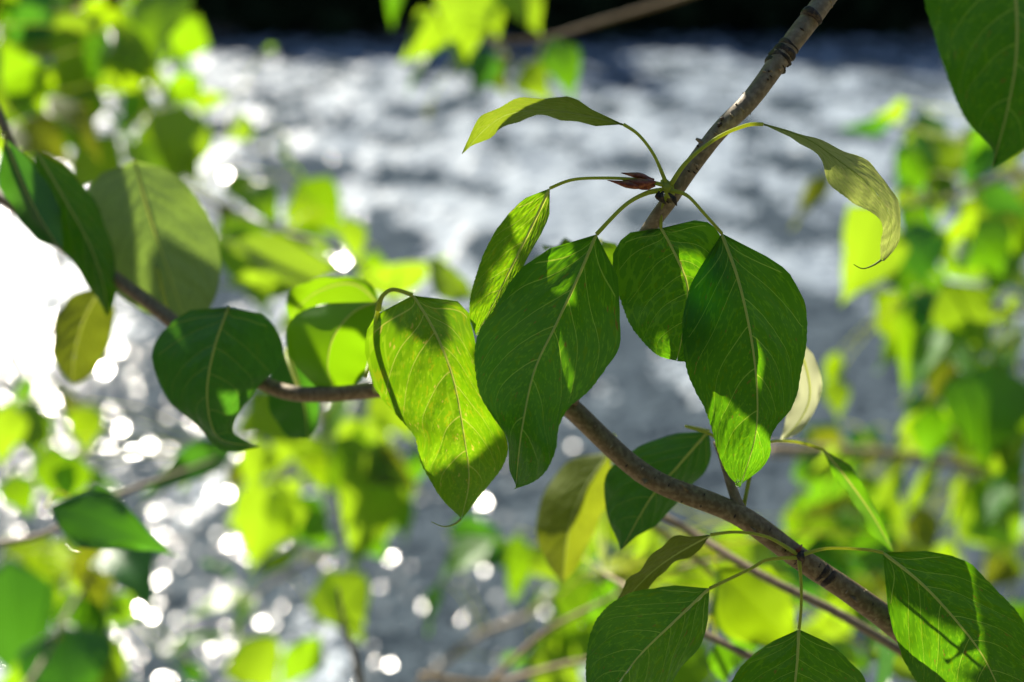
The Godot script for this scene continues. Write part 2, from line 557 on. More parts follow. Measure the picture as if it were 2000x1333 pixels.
func land() -> void:
	var soil := StandardMaterial3D.new()
	soil.albedo_texture = noise_tex(0.02, 5, 41, ramp([[0.0, Color(0.3, 0.28, 0.24)], [0.5, Color(0.45, 0.42, 0.37)], [1.0, Color(0.6, 0.57, 0.5)]]))
	soil.uv1_triplanar = true
	soil.uv1_scale = Vector3.ONE * 1.3
	soil.roughness = 0.7
	var lumps := FastNoiseLite.new()
	lumps.seed = 44; lumps.frequency = 0.35; lumps.fractal_octaves = 4
	# one sheet: near bank, river bed, far bank and the forest floor behind it
	var st := SurfaceTool.new()
	st.begin(Mesh.PRIMITIVE_TRIANGLES)
	var zs := []
	var z := 14.0
	while z > -90.0:
		zs.append(z)
		z -= 0.18 if z < 2.0 and z > -3.0 else 0.8 if z < 6.0 and z > -45.0 else 6.0
	var xs := []
	var x := -95.0
	while x < 95.0:
		xs.append(x)
		x += 0.22 if absf(x) < 4.0 else 1.0 if absf(x) < 30.0 else 8.0
	for zz in zs:
		for xx in xs:
			var bank := smoothstep(-1.5, 0.2, zz + 0.25 * sin(xx * 1.3)) * 0.75
			var far := smoothstep(-26.5, -31.0, zz + 0.7 * sin(xx * 0.35)) * 2.2 + smoothstep(-31.0, -44.0, zz) * 5.5
			st.add_vertex(Vector3(xx, -0.42 + bank + far + 0.1 * lumps.get_noise_2d(xx, zz), zz))
	for i in zs.size() - 1:
		for k in xs.size() - 1:
			var a := i * xs.size() + k
			st.add_index(a); st.add_index(a + xs.size()); st.add_index(a + 1)
			st.add_index(a + 1); st.add_index(a + xs.size()); st.add_index(a + xs.size() + 1)
	st.generate_normals()
	var m := st.commit()
	m.surface_set_material(0, soil)
	var o := put("ground", m, self)
	o.set_meta("kind", "structure")
	o.set_meta("label", "grey brown river bank and bed")
	# the dark wood along the far bank, one mass of leaf clumps
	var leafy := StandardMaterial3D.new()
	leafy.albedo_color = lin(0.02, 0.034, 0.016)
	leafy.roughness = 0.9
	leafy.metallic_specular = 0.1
	leafy.cull_mode = BaseMaterial3D.CULL_DISABLED
	var clump := SurfaceTool.new()
	clump.begin(Mesh.PRIMITIVE_TRIANGLES)
	for k in 16:
		var c := Vector3(rng.randf_range(-1, 1), rng.randf_range(-1, 1), rng.randf_range(-1, 1)) * 0.45
		var u := Vector3(rng.randf_range(-1, 1), rng.randf_range(-1, 1), rng.randf_range(-1, 1)).normalized() * 0.32
		var v := u.cross(Vector3(rng.randf_range(-1, 1), rng.randf_range(-1, 1), 0.3)).normalized() * 0.2
		for q in [c - u, c + v, c + u, c - u, c + u, c - v]:
			clump.add_vertex(q)
	clump.generate_normals()
	var cm := clump.commit()
	cm.surface_set_material(0, leafy)
	var mm := MultiMesh.new()
	mm.transform_format = MultiMesh.TRANSFORM_3D
	mm.mesh = cm
	mm.instance_count = 13000
	for k in 13000:
		var px := rng.randf_range(-48, 48)
		var crown := 6.0 + 2.0 * sin(px * 0.7) + 1.5 * sin(px * 1.9 + 1.0)
		var py := 0.1 + crown * pow(rng.randf(), 1.4)
		var pz := -27.2 - rng.randf() * 6.0 - 0.12 * py + 0.8 * sin(px * 0.9)
		var s := rng.randf_range(0.7, 1.7)
		mm.set_instance_transform(k, Transform3D(Basis.from_euler(Vector3(rng.randf() * TAU, rng.randf() * TAU, 0)).scaled(Vector3.ONE * s), Vector3(px, py, pz)))
	var near := MultiMesh.new()  # unseen clumps behind the viewer, placed to darken the leaf fronts
	near.transform_format = MultiMesh.TRANSFORM_3D
	var nm: Mesh = cm.duplicate()
	var lush: StandardMaterial3D = leafy.duplicate()
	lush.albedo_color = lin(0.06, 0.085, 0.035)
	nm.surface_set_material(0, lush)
	near.mesh = nm
	near.instance_count = 5000
	for k in 5000:
		var px := rng.randf_range(-22, 22)
		var py := 0.5 + (4.6 + 1.2 * sin(px * 0.8)) * pow(rng.randf(), 1.2)
		var pz := 3.2 + rng.randf() * 4.0 + 0.02 * px * px * -1.0 * smoothstep(4.0, 22.0, absf(px)) + 0.1 * py
		near.set_instance_transform(k, Transform3D(Basis.from_euler(Vector3(rng.randf() * TAU, rng.randf() * TAU, 0)).scaled(Vector3.ONE * rng.randf_range(0.5, 1.1)), Vector3(px, py, pz)))
	var unseen_thicket := MultiMeshInstance3D.new()
	unseen_thicket.name = "unseen_thicket"
	unseen_thicket.multimesh = near
	add_child(unseen_thicket)
	unseen_thicket.set_meta("kind", "stuff")
	unseen_thicket.set_meta("label", "unseen leaf clumps on the near bank behind the viewer, placed to darken the front leaves")
	var w := MultiMeshInstance3D.new()
	w.name = "woods"
	w.multimesh = mm
	add_child(w)
	w.set_meta("kind", "stuff")
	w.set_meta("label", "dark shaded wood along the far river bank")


# ------------------------------------------------------------------ twigs

func twig(label: String, pts: Array, radii: Array, mat: Material, called := "leafy_twig", hero := false, group := "") -> Node3D:
	var p := path(pts)
	var t := thing(called, p[0], label, "twig", group)
	put("stem", tube(p, radii, 150 if hero else 40, 20 if hero else 9, mat, p[0], 0.06 if hero else 0.1), t)
	t.set_meta("_path", spline(p, 80))
	return t


func lenticels(root: Node3D, radii: Array, many: int, from: float, to: float) -> void:
	var stem: PackedVector3Array = root.get_meta("_path")
	for i in many:
		var u := rng.randf_range(from, to)
		var c := on(stem, u)
		var t := (on(stem, u + 0.01) - on(stem, u - 0.01)).normalized()
		var f := u * (radii.size() - 1)
		var k := mini(int(f), radii.size() - 2)
		var r: float = lerpf(radii[k], radii[k + 1], f - k)
		var n := ((cam_at - c).normalized() + Vector3(rng.randf_range(-1, 1), rng.randf_range(-1, 1), rng.randf_range(-1, 1)) * 0.9).slide(t).normalized()
		var w := t.cross(n)
		var half := rng.randf_range(0.0006, 0.0016)
		var p := PackedVector3Array()
		for a in [-1.0, 0.0, 1.0]:
			p.append(c + (n * cos(a * half / r) + w * sin(a * half / r)) * r * 0.985)
		put("lenticel", tube(p, [0.0001, rng.randf_range(0.00035, 0.0006), 0.0001], 6, 7, M.scar if rng.randf() < 0.45 else M.pale_cork, root.position), root)


func ring(root: Node3D, called: String, pts: Array, r: float, thick: float) -> void:
	var p := path(pts)
	put(called, tube(p, [r * 0.96, r * 0.98 + thick * 0.7, r * 0.98 + thick * 0.6, r * 0.96], 6, 24, M.scar, top_of(root), 0.22), root)


func scale_shape(root: Node3D, called: String, pts: Array, radii: Array, mat: Material) -> void:
	put(called, tube(path(pts), radii, 18, 10, mat, top_of(root), 0.2, 0.6), root)


func hero_opts(mats: Array, extra := {}) -> Dictionary:
	var o := {"rows": 132, "cols": 42, "mats": mats}
	o.merge(extra, true)
	return o


func soft_opts(mat: Material, extra := {}) -> Dictionary:
	var o := {"rows": 40, "cols": 12, "mats": [mat]}
	o.merge(extra, true)
	return o


# An unseen leaf above the picture, placed to shade the spot named.
func shading_leaf(root: Node3D, stem: PackedVector3Array, x: float, y: float, d: float, size: float, ratio: float, turn: float, away := 0.2) -> void:
	var c := at(x, y, d) + to_sun * away
	for k in 60:
		var v := view.inverse() * (c - cam_at)
		if 666.5 + F * (v.y - size * 0.55) / v.z < -70.0:
			break
		c += to_sun * 0.012
	var right := to_sun.cross(Vector3.UP).normalized()
	var down := right.cross(to_sun).normalized() * -1.0
	var ax := (right * sin(deg_to_rad(turn)) + down * cos(deg_to_rad(turn)) - to_sun * 0.15).normalized()
	var side := ax.cross(to_sun).normalized()
	var sp := PackedVector3Array()
	var e := [PackedVector3Array(), PackedVector3Array()]
	for i in OUTLINE.size():
		var u := float(i) / (OUTLINE.size() - 1)
		var q := c + ax * size * (u - 0.45) + to_sun * 0.08 * size * sin(PI * u)
		sp.append(q)
		for k in 2:
			e[k].append(q + side * (-1.0 if k == 0 else 1.0) * OUTLINE[i] * size * ratio + to_sun * 0.1 * OUTLINE[i] * size)
	var a := sp[0]
	var stalk := stem[0]
	for q in stem:
		if q.distance_to(a) < stalk.distance_to(a):
			stalk = q
	blade(root, sp, e[0], e[1], {"rows": 24, "cols": 7, "mats": [M.dusk], "seed": x, "petiole": PackedVector3Array([stalk, (stalk + a) * 0.5 + Vector3.UP * 0.01, a]), "petiole_radius": 0.0005})


func front_twig() -> void:
	var t := twig("brown twig with dark bud scars, sharp green leaves and a brown bud at its tip", [[1715, -190, 0.5], [1650, -60, 0.49], [1600, 15, 0.482], [1535, 100, 0.478], [1470, 190, 0.476], [1400, 262, 0.474], [1345, 335, 0.474], [1305, 395, 0.477], [1270, 445, 0.482], [1225, 520, 0.5], [1170, 640, 0.515], [1115, 790, 0.512]],
		[0.0062, 0.0056, 0.0052, 0.0050, 0.0046, 0.0044, 0.0041, 0.0038, 0.0036, 0.0035, 0.0035, 0.0036], M.bark, "poplar_twig", true)
	var stem: PackedVector3Array = t.get_meta("_path")
	for q in [[1537, 97, 1528, 110, 0.0053, 0.0009], [1529, 109, 1521, 120, 0.0053, 0.0009], [1519, 124, 1513, 131, 0.0051, 0.0007], [1590, 29, 1583, 38, 0.0053, 0.0005], [1543, 89, 1539, 95, 0.0051, 0.0004]]:
		ring(t, "bud_scar", [[q[0], q[1], 0.4785], [(q[0] * 2 + q[2]) / 3, (q[1] * 2 + q[3]) / 3, 0.4785], [(q[0] + q[2] * 2) / 3, (q[1] + q[3] * 2) / 3, 0.4785], [q[2], q[3], 0.4785]], q[4], q[5])
	for q in [[1412, 228, 1408, 236, 0.0011], [1409, 238, 1402, 249, 0.0015]]:
		scale_shape(t, "leaf_scar", [[q[0], q[1], 0.4705], [(q[0] + q[2]) * 0.5, (q[1] + q[3]) * 0.5, 0.4698], [q[2], q[3], 0.4705]], [0.0003, q[4], 0.0003], M.scar)
	scale_shape(t, "side_bud", [[1384, 284, 0.474], [1370, 277, 0.4725], [1360, 271, 0.472]], [0.0030, 0.0026, 0.0012], M.bark)
	lenticels(t, [0.0062, 0.0056, 0.0052, 0.0050, 0.0046, 0.0044, 0.0041, 0.0038, 0.0036], 34, 0.2, 0.62)
	# rosette: the knot where the leaf stalks meet, the brown bud and the spent scales below it
	scale_shape(t, "knot", [[1296, 352, 0.4715], [1304, 365, 0.470], [1312, 384, 0.4715]], [0.0018, 0.0036, 0.002], M.petiole)
	for q in [[1281, 356, 1255, 358, 1216, 352, 0.0031, 0.4665], [1278, 351, 1250, 344, 1213, 338, 0.0021, 0.469], [1262, 362, 1238, 363, 1186, 352, 0.0022, 0.466], [1280, 363, 1262, 365, 1228, 364, 0.0022, 0.4675]]:
		scale_shape(t, "bud_scale", [[q[0], q[1], q[7]], [lerpf(q[0], q[2], 0.5), lerpf(q[1], q[3], 0.3), q[7]], [q[2], q[3], q[7]], [q[4], q[5], q[7] + 0.001]], [0.0008, q[6] * 1.15, q[6] * 1.2, q[6] * 0.6, 0.0002], M.bud)
	for q in [[1296, 374, 1290, 386, 1300, 398, 0.0019], [1306, 377, 1316, 388, 1322, 402, 0.0018], [1288, 374, 1284, 384, 1290, 393, 0.0013]]:
		scale_shape(t, "spent_scale", [[q[0], q[1], 0.468], [q[2], q[3], 0.467], [q[4], q[5], 0.468]], [0.0005, q[6], 0.0004], M.scar)
	# the big leaf in the middle
	near_leaf(t, [[1165, 458, 0.470], [1128, 545, 0.468], [1086, 635, 0.463], [1044, 725, 0.452], [1021, 830, 0.446], [1012, 900, 0.452], [1008, 952, 0.460]],
		[[1085, 486], [1005, 548], [950, 630], [933, 705], [945, 770], [975, 820], [988, 860], [992, 915]],
		[[1192, 500], [1213, 590], [1195, 685], [1155, 748], [1108, 800], [1088, 850], [1082, 895], [1050, 938]],
		[22, 24, 26, 24, 10], [16, 20, 26, 22, -20, -30], hero_opts(M.deep, {"cup": 0.004, "quilt": 0.0011, "wave": 0.003, "label": "large dark green leaf with shine patches, in the middle of the twig's tuft",
		"petiole": path([[1292, 372, 0.471], [1262, 378, 0.468], [1220, 402, 0.466], [1165, 458, 0.468]]), "petiole_radius": 0.0011}))
	# leaf on the right with the sunlit tip
	near_leaf(t, [[1410, 456, 0.470], [1442, 545, 0.463], [1466, 650, 0.459], [1479, 755, 0.458], [1476, 850, 0.462], [1446, 951, 0.47]],
		[[1380, 505], [1350, 560], [1338, 640], [1345, 725], [1374, 790], [1395, 850], [1420, 920]],
		[[1455, 478], [1522, 530], [1562, 585], [1572, 620], [1565, 715], [1543, 785], [1505, 840], [1499, 895]],
		[18, 24, 28, 20], [24, 30, 34, 20], hero_opts(M.deep, {"cup": 0.003, "label": "dark leaf with a bright sunlit tip and a water drop", "petiole": path([[1308, 372, 0.4695], [1342, 382, 0.467], [1378, 420, 0.466], [1410, 456, 0.470]])}))
	# the leaf it half covers
	near_leaf(t, [[1291, 446, 0.477], [1320, 500, 0.474], [1343, 560, 0.4735], [1338, 630, 0.474], [1322, 706, 0.477]],
		[[1240, 452], [1206, 488], [1200, 525], [1214, 590], [1245, 650], [1285, 692]],
		[[1345, 432], [1388, 438], [1412, 480], [1425, 560], [1410, 640], [1362, 700]],
		[22], [0], hero_opts(M.deep, {"net": -0.2, "label": "rounder dark leaf half covered by the leaf with the sunlit tip", "petiole": path([[1303, 380, 0.473], [1293, 408, 0.475], [1291, 446, 0.477]])}))
	# arched leaf on the upper left, seen from below
	near_leaf(t, [[1218, 243, 0.470], [1140, 224, 0.464], [1060, 214, 0.462], [990, 224, 0.463], [945, 254, 0.466], [903, 302, 0.47]],
		[[1145, 238], [1080, 234], [1010, 240], [965, 257], [930, 282]],
		[[1140, 208], [1065, 191], [1003, 192], [958, 218], [924, 258]],
		[66, 72, 76, 72, 40], [-66, -70, -72, -66, -40], hero_opts(M.sage, {"cup": 0.001, "quilt": 0.0003, "label": "pale arched leaf seen from below, upper left of the tuft", "rib_mat": M.under[4], "petiole": path([[1303, 362, 0.4695], [1278, 304, 0.467], [1248, 264, 0.468], [1218, 243, 0.470]])}))
	# arched leaf on the upper right
	near_leaf(t, [[1490, 243, 0.466], [1570, 268, 0.463], [1640, 315, 0.461], [1700, 365, 0.462], [1740, 430, 0.465], [1735, 480, 0.469], [1722, 510, 0.471]],
		[[1570, 260], [1650, 294], [1725, 327], [1757, 372], [1768, 412], [1757, 460]],
		[[1545, 272], [1600, 308], [1630, 352], [1665, 388], [1700, 413], [1722, 450]],
		[50, 58, 60, 50], [-40, -48, -48, -40], hero_opts(M.under, {"cup": 0.003, "quilt": 0.0003, "label": "pale arched leaf with a curled thread tip, upper right of the tuft", "rib_mat": M.under[4], "petiole": path([[1310, 362, 0.4695], [1342, 316, 0.466], [1400, 270, 0.464], [1458, 245, 0.464], [1490, 243, 0.466]]), "petiole_radius": 0.001,
		"tail": path([[1722, 508, 0.471], [1705, 519, 0.472], [1685, 525, 0.472], [1668, 517, 0.471]])}))
	# sunlit leaf on the left behind the big one
	near_leaf(t, [[1074, 368, 0.474], [1040, 440, 0.480], [1000, 520, 0.484], [960, 600, 0.486], [930, 655, 0.488]],
		[[1022, 390], [970, 450], [936, 520], [919, 580], [918, 622]],
		[[1074, 420], [1052, 468], [1010, 540], [985, 600], [962, 640]],
		[6, 10, 6], [-20, -26, -20], hero_opts(M.sunlit_blade.slice(0, 5), {"cup": 0.002, "quilt": 0.0002, "wave": 0.0006, "label": "folded yellow green leaf lit through by the sun, left of the tuft", "petiole": path([[1298, 362, 0.4695], [1250, 352, 0.468], [1190, 348, 0.467], [1120, 351, 0.470], [1074, 368, 0.474]])}))
	# an unseen side stem above the picture carries leaves placed to shade the tuft
	var p := path([[1650, -60, 0.49], [1500, -330, 0.6], [1200, -560, 0.74], [800, -640, 0.86], [300, -600, 0.95]])
	put("unseen_side_stem", tube(p, [0.004, 0.0035, 0.003, 0.002], 40, 9, M.bark, t.position, 0.1), t)
	var over := spline(p, 80)
	for q in SHADE:
		shading_leaf(t, over, q[0], q[1], q[2], q[3], q[4], q[5])


# places to be shaded: picture x, y, distance, then the leaf's length, breadth ratio and turn
const SHADE := [
	[1429, 1354, 0.4716, 0.109, 0.83, 33], [325, 890, 0.5468, 0.109, 0.72, 20], [1607, 627, 0.4506, 0.098, 0.7, -12], [1910, 256, 0.3866, 0.11, 0.84, -43], [1243, 590, 0.4686, 0.07, 0.63, -20],
	[1015, 639, 0.4526, 0.062, 0.57, -20], [1157, 227, 0.4701, 0.11, 0.82, -47], [1157, 1282, 0.4557, 0.062, 0.82, 60], [495, 652, 0.553, 0.101, 0.66, 60], [1138, 658, 0.4914, 0.079, 0.55, 44],
	[1854, 1221, 0.458, 0.046, 0.77, -45], [1445, 768, 0.4587, 0.03, 0.7, 43], [1611, 1337, 0.476, 0.11, 0.73, 63], [1967, 1298, 0.476, 0.049, 0.67, -50], [388, 631, 0.6603, 0.11, 0.67, -44],
	[881, 578, 0.4718, 0.068, 0.63, -29], [807, 823, 0.517, 0.045, 0.6, -59], [1672, 176, 0.4393, 0.11, 0.83, -55], [806, 655, 0.454, 0.088, 0.69, -64], [1977, 1119, 0.4926, 0.102, 0.78, -60],
	[1006, 703, 0.5083, 0.069, 0.62, 69], [1329, 828, 0.4464, 0.059, 0.64, -19], [1079, 708, 0.4397, 0.049, 0.8, -1], [1482, 731, 0.4795, 0.051, 0.66, 22],
]


func branch() -> void:
	var t := twig("thick grey brown branch running from the lower right corner up to the left", [[1960, 1420, 0.512], [1840, 1300, 0.505], [1740, 1215, 0.5], [1650, 1150, 0.495], [1560, 1090, 0.4905], [1440, 1005, 0.4925], [1260, 928, 0.502], [1112, 795, 0.516], [1010, 728, 0.528], [880, 735, 0.545], [735, 762, 0.556], [585, 770, 0.57], [500, 742, 0.58], [410, 690, 0.586], [330, 622, 0.594], [230, 548, 0.62], [110, 470, 0.66], [0, 385, 0.69], [-160, 300, 0.72]],
		[0.0066, 0.0063, 0.006, 0.0057, 0.0054, 0.0053, 0.0057, 0.005, 0.0047, 0.0045, 0.0043, 0.0046, 0.0043, 0.0046, 0.0047, 0.0046, 0.0045, 0.0045], M.old_bark, "poplar_branch", true)
	for q in [[1588, 1108, 0.0054, 0.0008], [1602, 1117, 0.0055, 0.0006], [1616, 1127, 0.0055, 0.0007]]:
		var d := 0.4915 if q[0] > 1300 else 0.502
		ring(t, "bud_scar", [[q[0] - 5, q[1] - 4, d], [q[0] - 2, q[1] - 1, d], [q[0] + 2, q[1] + 1, d], [q[0] + 5, q[1] + 4, d]], q[2], q[3])
	for q in [[1268, 950, 1262, 940, 1250, 934, 0.0032, 0.4985], [1330, 945, 1338, 952, 1346, 962, 0.0014, 0.4915], [1180, 868, 1186, 874, 1192, 884, 0.0012, 0.5045], [1466, 1030, 1474, 1036, 1480, 1044, 0.0013, 0.4865], [1660, 1165, 1668, 1170, 1675, 1178, 0.0014, 0.4895]]:
		scale_shape(t, "leaf_scar", [[q[0], q[1], q[7]], [q[2], q[3], q[7] - 0.0004], [q[4], q[5], q[7]]], [0.0004, q[6], 0.0004], M.old_bark)
	lenticels(t, [0.0063, 0.0057, 0.0054, 0.0053, 0.0056, 0.005, 0.0046, 0.0045], 46, 0.1, 0.42)
	scale_shape(t, "bud_scale", [[1548, 1084, 0.4845], [1560, 1074, 0.483], [1567, 1064, 0.4845]], [0.0004, 0.0018, 0.0003], M.bud)
	scale_shape(t, "leaf_knot", [[1568, 1076, 0.4845], [1562, 1086, 0.4825], [1562, 1102, 0.4845]], [0.0012, 0.0028, 0.0012], M.scar)
	put("spur", tube(path([[1450, 1006, 0.4925], [1432, 960, 0.494], [1415, 900, 0.497], [1398, 862, 0.5]]), [0.0032, 0.0026, 0.0026, 0.0016], 20, 9, M.bark, t.position, 0.14), t)
	# tuft of leaves at the knot, lower right
	near_leaf(t, [[1725, 1080, 0.478], [1800, 1140, 0.472], [1870, 1215, 0.470], [1925, 1290, 0.471], [1975, 1400, 0.476]],
		[[1727, 1112], [1734, 1180], [1755, 1258], [1792, 1330], [1850, 1395]],
		[[1790, 1077], [1870, 1095], [1932, 1140], [1987, 1205], [2016, 1275], [2020, 1350]],
		[20], [24], hero_opts(M.deep, {"label": "wide dark leaf with slanting stem shadows, right of the branch knot", "petiole": path([[1563, 1086, 0.483], [1615, 1072, 0.480], [1690, 1074, 0.478], [1725, 1080, 0.478]])}))
	near_leaf(t, [[1561, 1230, 0.476], [1558, 1290, 0.473], [1552, 1350, 0.472], [1545, 1440, 0.476]],
		[[1505, 1256], [1455, 1297], [1425, 1350], [1440, 1410]], [[1602, 1250], [1652, 1290], [1690, 1345], [1660, 1410]],
		[24], [24], hero_opts(M.deep, {"label": "dark leaf hanging straight down from the branch knot", "petiole": path([[1561, 1092, 0.483], [1565, 1140, 0.480], [1565, 1190, 0.478], [1561, 1230, 0.476]])}))
	near_leaf(t, [[1386, 1150, 0.479], [1312, 1220, 0.470], [1242, 1290, 0.456], [1170, 1390, 0.446]],
		[[1387, 1195], [1370, 1262], [1335, 1320], [1270, 1395]], [[1325, 1143], [1250, 1150], [1190, 1180], [1155, 1232], [1143, 1295], [1148, 1355]],
		[30], [22], hero_opts(M.deep, {"label": "dark leaf with a white shine patch, lower left of the branch knot", "petiole": path([[1558, 1090, 0.483], [1500, 1094, 0.480], [1462, 1114, 0.479], [1386, 1150, 0.477]])}))
	near_leaf(t, [[1388, 1045, 0.486], [1320, 1083, 0.492], [1265, 1125, 0.497], [1205, 1190, 0.5]],
		[[1368, 1072], [1312, 1110], [1262, 1150]], [[1322, 1058], [1262, 1097], [1225, 1145]],
		[30], [-60], hero_opts(M.drab, {"quilt": 0.0003, "label": "olive underside of a leaf behind the branch tuft", "petiole": path([[1556, 1082, 0.483], [1500, 1050, 0.482], [1440, 1040, 0.483], [1388, 1045, 0.486]])}))
	# behind the branch
	near_leaf(t, [[1385, 842, 0.53], [1330, 905, 0.528], [1270, 975, 0.53], [1213, 1077, 0.536]],
		[[1392, 880], [1372, 930], [1312, 1000], [1250, 1045]], [[1290, 852], [1205, 900], [1178, 950], [1184, 1012]],
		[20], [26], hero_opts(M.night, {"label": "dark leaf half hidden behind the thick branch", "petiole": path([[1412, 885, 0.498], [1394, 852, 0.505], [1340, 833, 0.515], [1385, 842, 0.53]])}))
	near_leaf(t, [[1192, 884, 0.66], [1140, 960, 0.655], [1110, 1040, 0.655], [1100, 1142, 0.66]],
		[[1198, 930], [1180, 1010], [1140, 1085]], [[1110, 900], [1060, 960], [1046, 1030], [1065, 1100]],
		[30], [30], hero_opts(M.drab, {"quilt": 0.0002, "label": "olive leaf behind the big dark leaf's tip", "petiole": path([[1180, 862, 0.508], [1200, 850, 0.58], [1192, 884, 0.66]])}))
	near_leaf(t, [[1608, 878, 0.54], [1650, 930, 0.545], [1700, 1000, 0.55], [1745, 1078, 0.555]],
		[[1622, 910], [1655, 965], [1700, 1035]], [[1632, 880], [1672, 925], [1715, 1000]], [50], [-20], soft_opts(M.tones[1], {"label": "narrow folded leaf seen edge on, above the branch knot", "petiole": path([[1450, 1006, 0.494], [1480, 880, 0.51], [1540, 862, 0.525], [1608, 878, 0.54]])}))
	near_leaf(t, [[1540, 640, 0.53], [1572, 710, 0.531], [1582, 775, 0.534], [1560, 825, 0.537], [1524, 862, 0.54]],
		[[1530, 700], [1540, 770], [1535, 820]], [[1575, 668], [1604, 735], [1600, 785], [1566, 840]], [12], [-12], soft_opts(M.glare_pale, {"label": "leaf coloured pale for its sun glare, with a narrow twisted tip, just right of the leaf with the sunlit tip", "petiole": path([[1450, 1000, 0.494], [1480, 860, 0.51], [1500, 740, 0.525], [1540, 640, 0.53]])}))


func left_leaves() -> void:
	var t := twig("slender side shoot hidden behind the sunlit leaf left of centre", [[735, 762, 0.552], [732, 735, 0.515], [727, 670, 0.494], [738, 606, 0.491]], [0.0022, 0.0016, 0.0012, 0.0011], M.petiole, "side_shoot")
	near_leaf(t, [[806, 577, 0.490], [850, 650, 0.484], [885, 740, 0.481], [906, 850, 0.482], [916, 940, 0.487], [900, 1016, 0.493]],
		[[760, 590], [727, 645], [722, 700], [740, 760], [776, 812], [818, 856], [826, 900], [860, 962]],
		[[865, 588], [908, 598], [925, 660], [952, 745], [985, 850], [982, 900], [945, 965]],
		[20], [24], hero_opts(M.sunlit_blade, {"cup": 0.003, "label": "sunlit yellow green leaf with small pale spots, left of the big dark leaf",
		"petiole": path([[738, 606, 0.491], [746, 580, 0.489], [768, 566, 0.489], [806, 577, 0.490]]), "petiole_radius": 0.0012, "tail": path([[900, 1014, 0.493], [888, 1024, 0.494], [866, 1029, 0.495], [843, 1020, 0.496]])}))
	near_leaf(t, [[735, 590, 0.56], [690, 610, 0.558], [650, 660, 0.558], [640, 720, 0.56], [655, 765, 0.563]],
		[[740, 650], [725, 715], [690, 755]], [[650, 588], [585, 605], [555, 650], [570, 710], [610, 755]], [16], [20],
		soft_opts(M.sunlit_blade[0], {"label": "olive yellow leaf with one sunlit patch, left of the side shoot", "petiole": path([[714, 735, 0.515], [735, 640, 0.55], [735, 590, 0.56]])}))
	near_leaf(t, [[745, 600, 0.6], [690, 555, 0.6], [620, 570, 0.605], [562, 620, 0.61]],
		[[720, 640], [650, 660], [590, 650]], [[735, 560], [665, 540], [590, 555], [560, 585]], [20], [-20],
		soft_opts(M.tones[0], {"label": "olive leaf behind the leaf with one sunlit patch", "petiole": path([[714, 735, 0.515], [750, 640, 0.57], [745, 600, 0.6]])}))
	near_leaf(t, [[560, 680, 0.62], [580, 740, 0.618], [595, 800, 0.62], [600, 858, 0.622]],
		[[530, 720], [530, 790], [560, 850]], [[600, 710], [622, 770], [618, 830]], [20], [20],
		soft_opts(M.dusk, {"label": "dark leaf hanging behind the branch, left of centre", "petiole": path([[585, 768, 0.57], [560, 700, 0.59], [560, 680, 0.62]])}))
	var u := twig("short twig on the blurred branch at the left, with broad dark and grey green leaves", [[420, 696, 0.584], [428, 660, 0.578], [436, 630, 0.568], [444, 606, 0.558]], [0.003, 0.0024, 0.002, 0.0014], M.bark, "side_shoot")
	near_leaf(u, [[446, 600, 0.555], [418, 680, 0.55], [404, 760, 0.549], [412, 830, 0.552], [438, 862, 0.556], [506, 872, 0.565]],
		[[378, 606], [325, 650], [308, 705], [325, 770], [372, 822], [440, 876]], [[505, 612], [545, 660], [547, 705], [508, 750], [470, 795], [453, 838], [470, 858]],
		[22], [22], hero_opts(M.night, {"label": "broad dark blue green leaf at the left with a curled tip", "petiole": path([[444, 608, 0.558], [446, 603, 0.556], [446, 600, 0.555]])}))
	near_leaf(u, [[262, 314, 0.66], [290, 420, 0.65], [325, 520, 0.645], [362, 632, 0.645]],
		[[235, 318], [203, 336], [182, 372], [172, 430], [190, 510], [240, 580], [310, 622]], [[300, 321], [345, 346], [390, 395], [424, 462], [431, 550], [404, 612]], [5], [9],
		hero_opts(M.haze_green, {"cup": 0.005, "label": "large flat grey green leaf at the left edge of the blurred branch", "petiole": path([[330, 622, 0.598], [300, 500, 0.655], [270, 380, 0.67], [262, 314, 0.66]])}))
	var v := twig("pale stem climbing along the left edge with long drooping leaves", [[105, 475, 0.66], [70, 430, 0.65], [40, 340, 0.645], [8, 250, 0.64], [-40, 130, 0.64]], [0.0035, 0.003, 0.003, 0.0025], M.bark, "side_shoot")
	near_leaf(v, [[70, 295, 0.615], [120, 380, 0.61], [170, 470, 0.608], [200, 550, 0.61], [210, 618, 0.614]],
		[[62, 340], [95, 430], [150, 520], [190, 590]], [[110, 310], [170, 380], [215, 470], [226, 550]], [30], [40],
		hero_opts(M.deep, {"label": "long dark leaf with small sun flecks, hanging at the left edge", "petiole": path([[42, 345, 0.645], [40, 300, 0.63], [70, 295, 0.615]])}))
	near_leaf(v, [[8, 270, 0.6], [40, 350, 0.598], [80, 430, 0.598], [122, 492, 0.6]],
		[[0, 310], [10, 380], [60, 450]], [[50, 300], [95, 370], [120, 440]], [40], [40],
		soft_opts(M.dusk, {"label": "narrow dark leaf beside the pale stem at the left edge", "petiole": path([[12, 262, 0.64], [0, 262, 0.62], [8, 270, 0.6]])}))
	near_leaf(v, [[200, 560, 0.70], [165, 620, 0.70], [145, 690, 0.70], [140, 752, 0.70]],
		[[222, 600], [212, 670], [175, 735]], [[140, 578], [100, 630], [106, 705]], [10], [10],
		hero_opts(M.moss, {"label": "olive leaf hanging below the long dark leaf at the left", "petiole": path([[105, 478, 0.66], [170, 510, 0.68], [200, 560, 0.70]])}))
	var w := twig("twig above the frame whose large close leaf hangs into the upper right corner", [[2150, -260, 0.44], [2050, -180, 0.42], [1960, -150, 0.405]], [0.003, 0.0025, 0.0015], M.bark, "side_shoot")
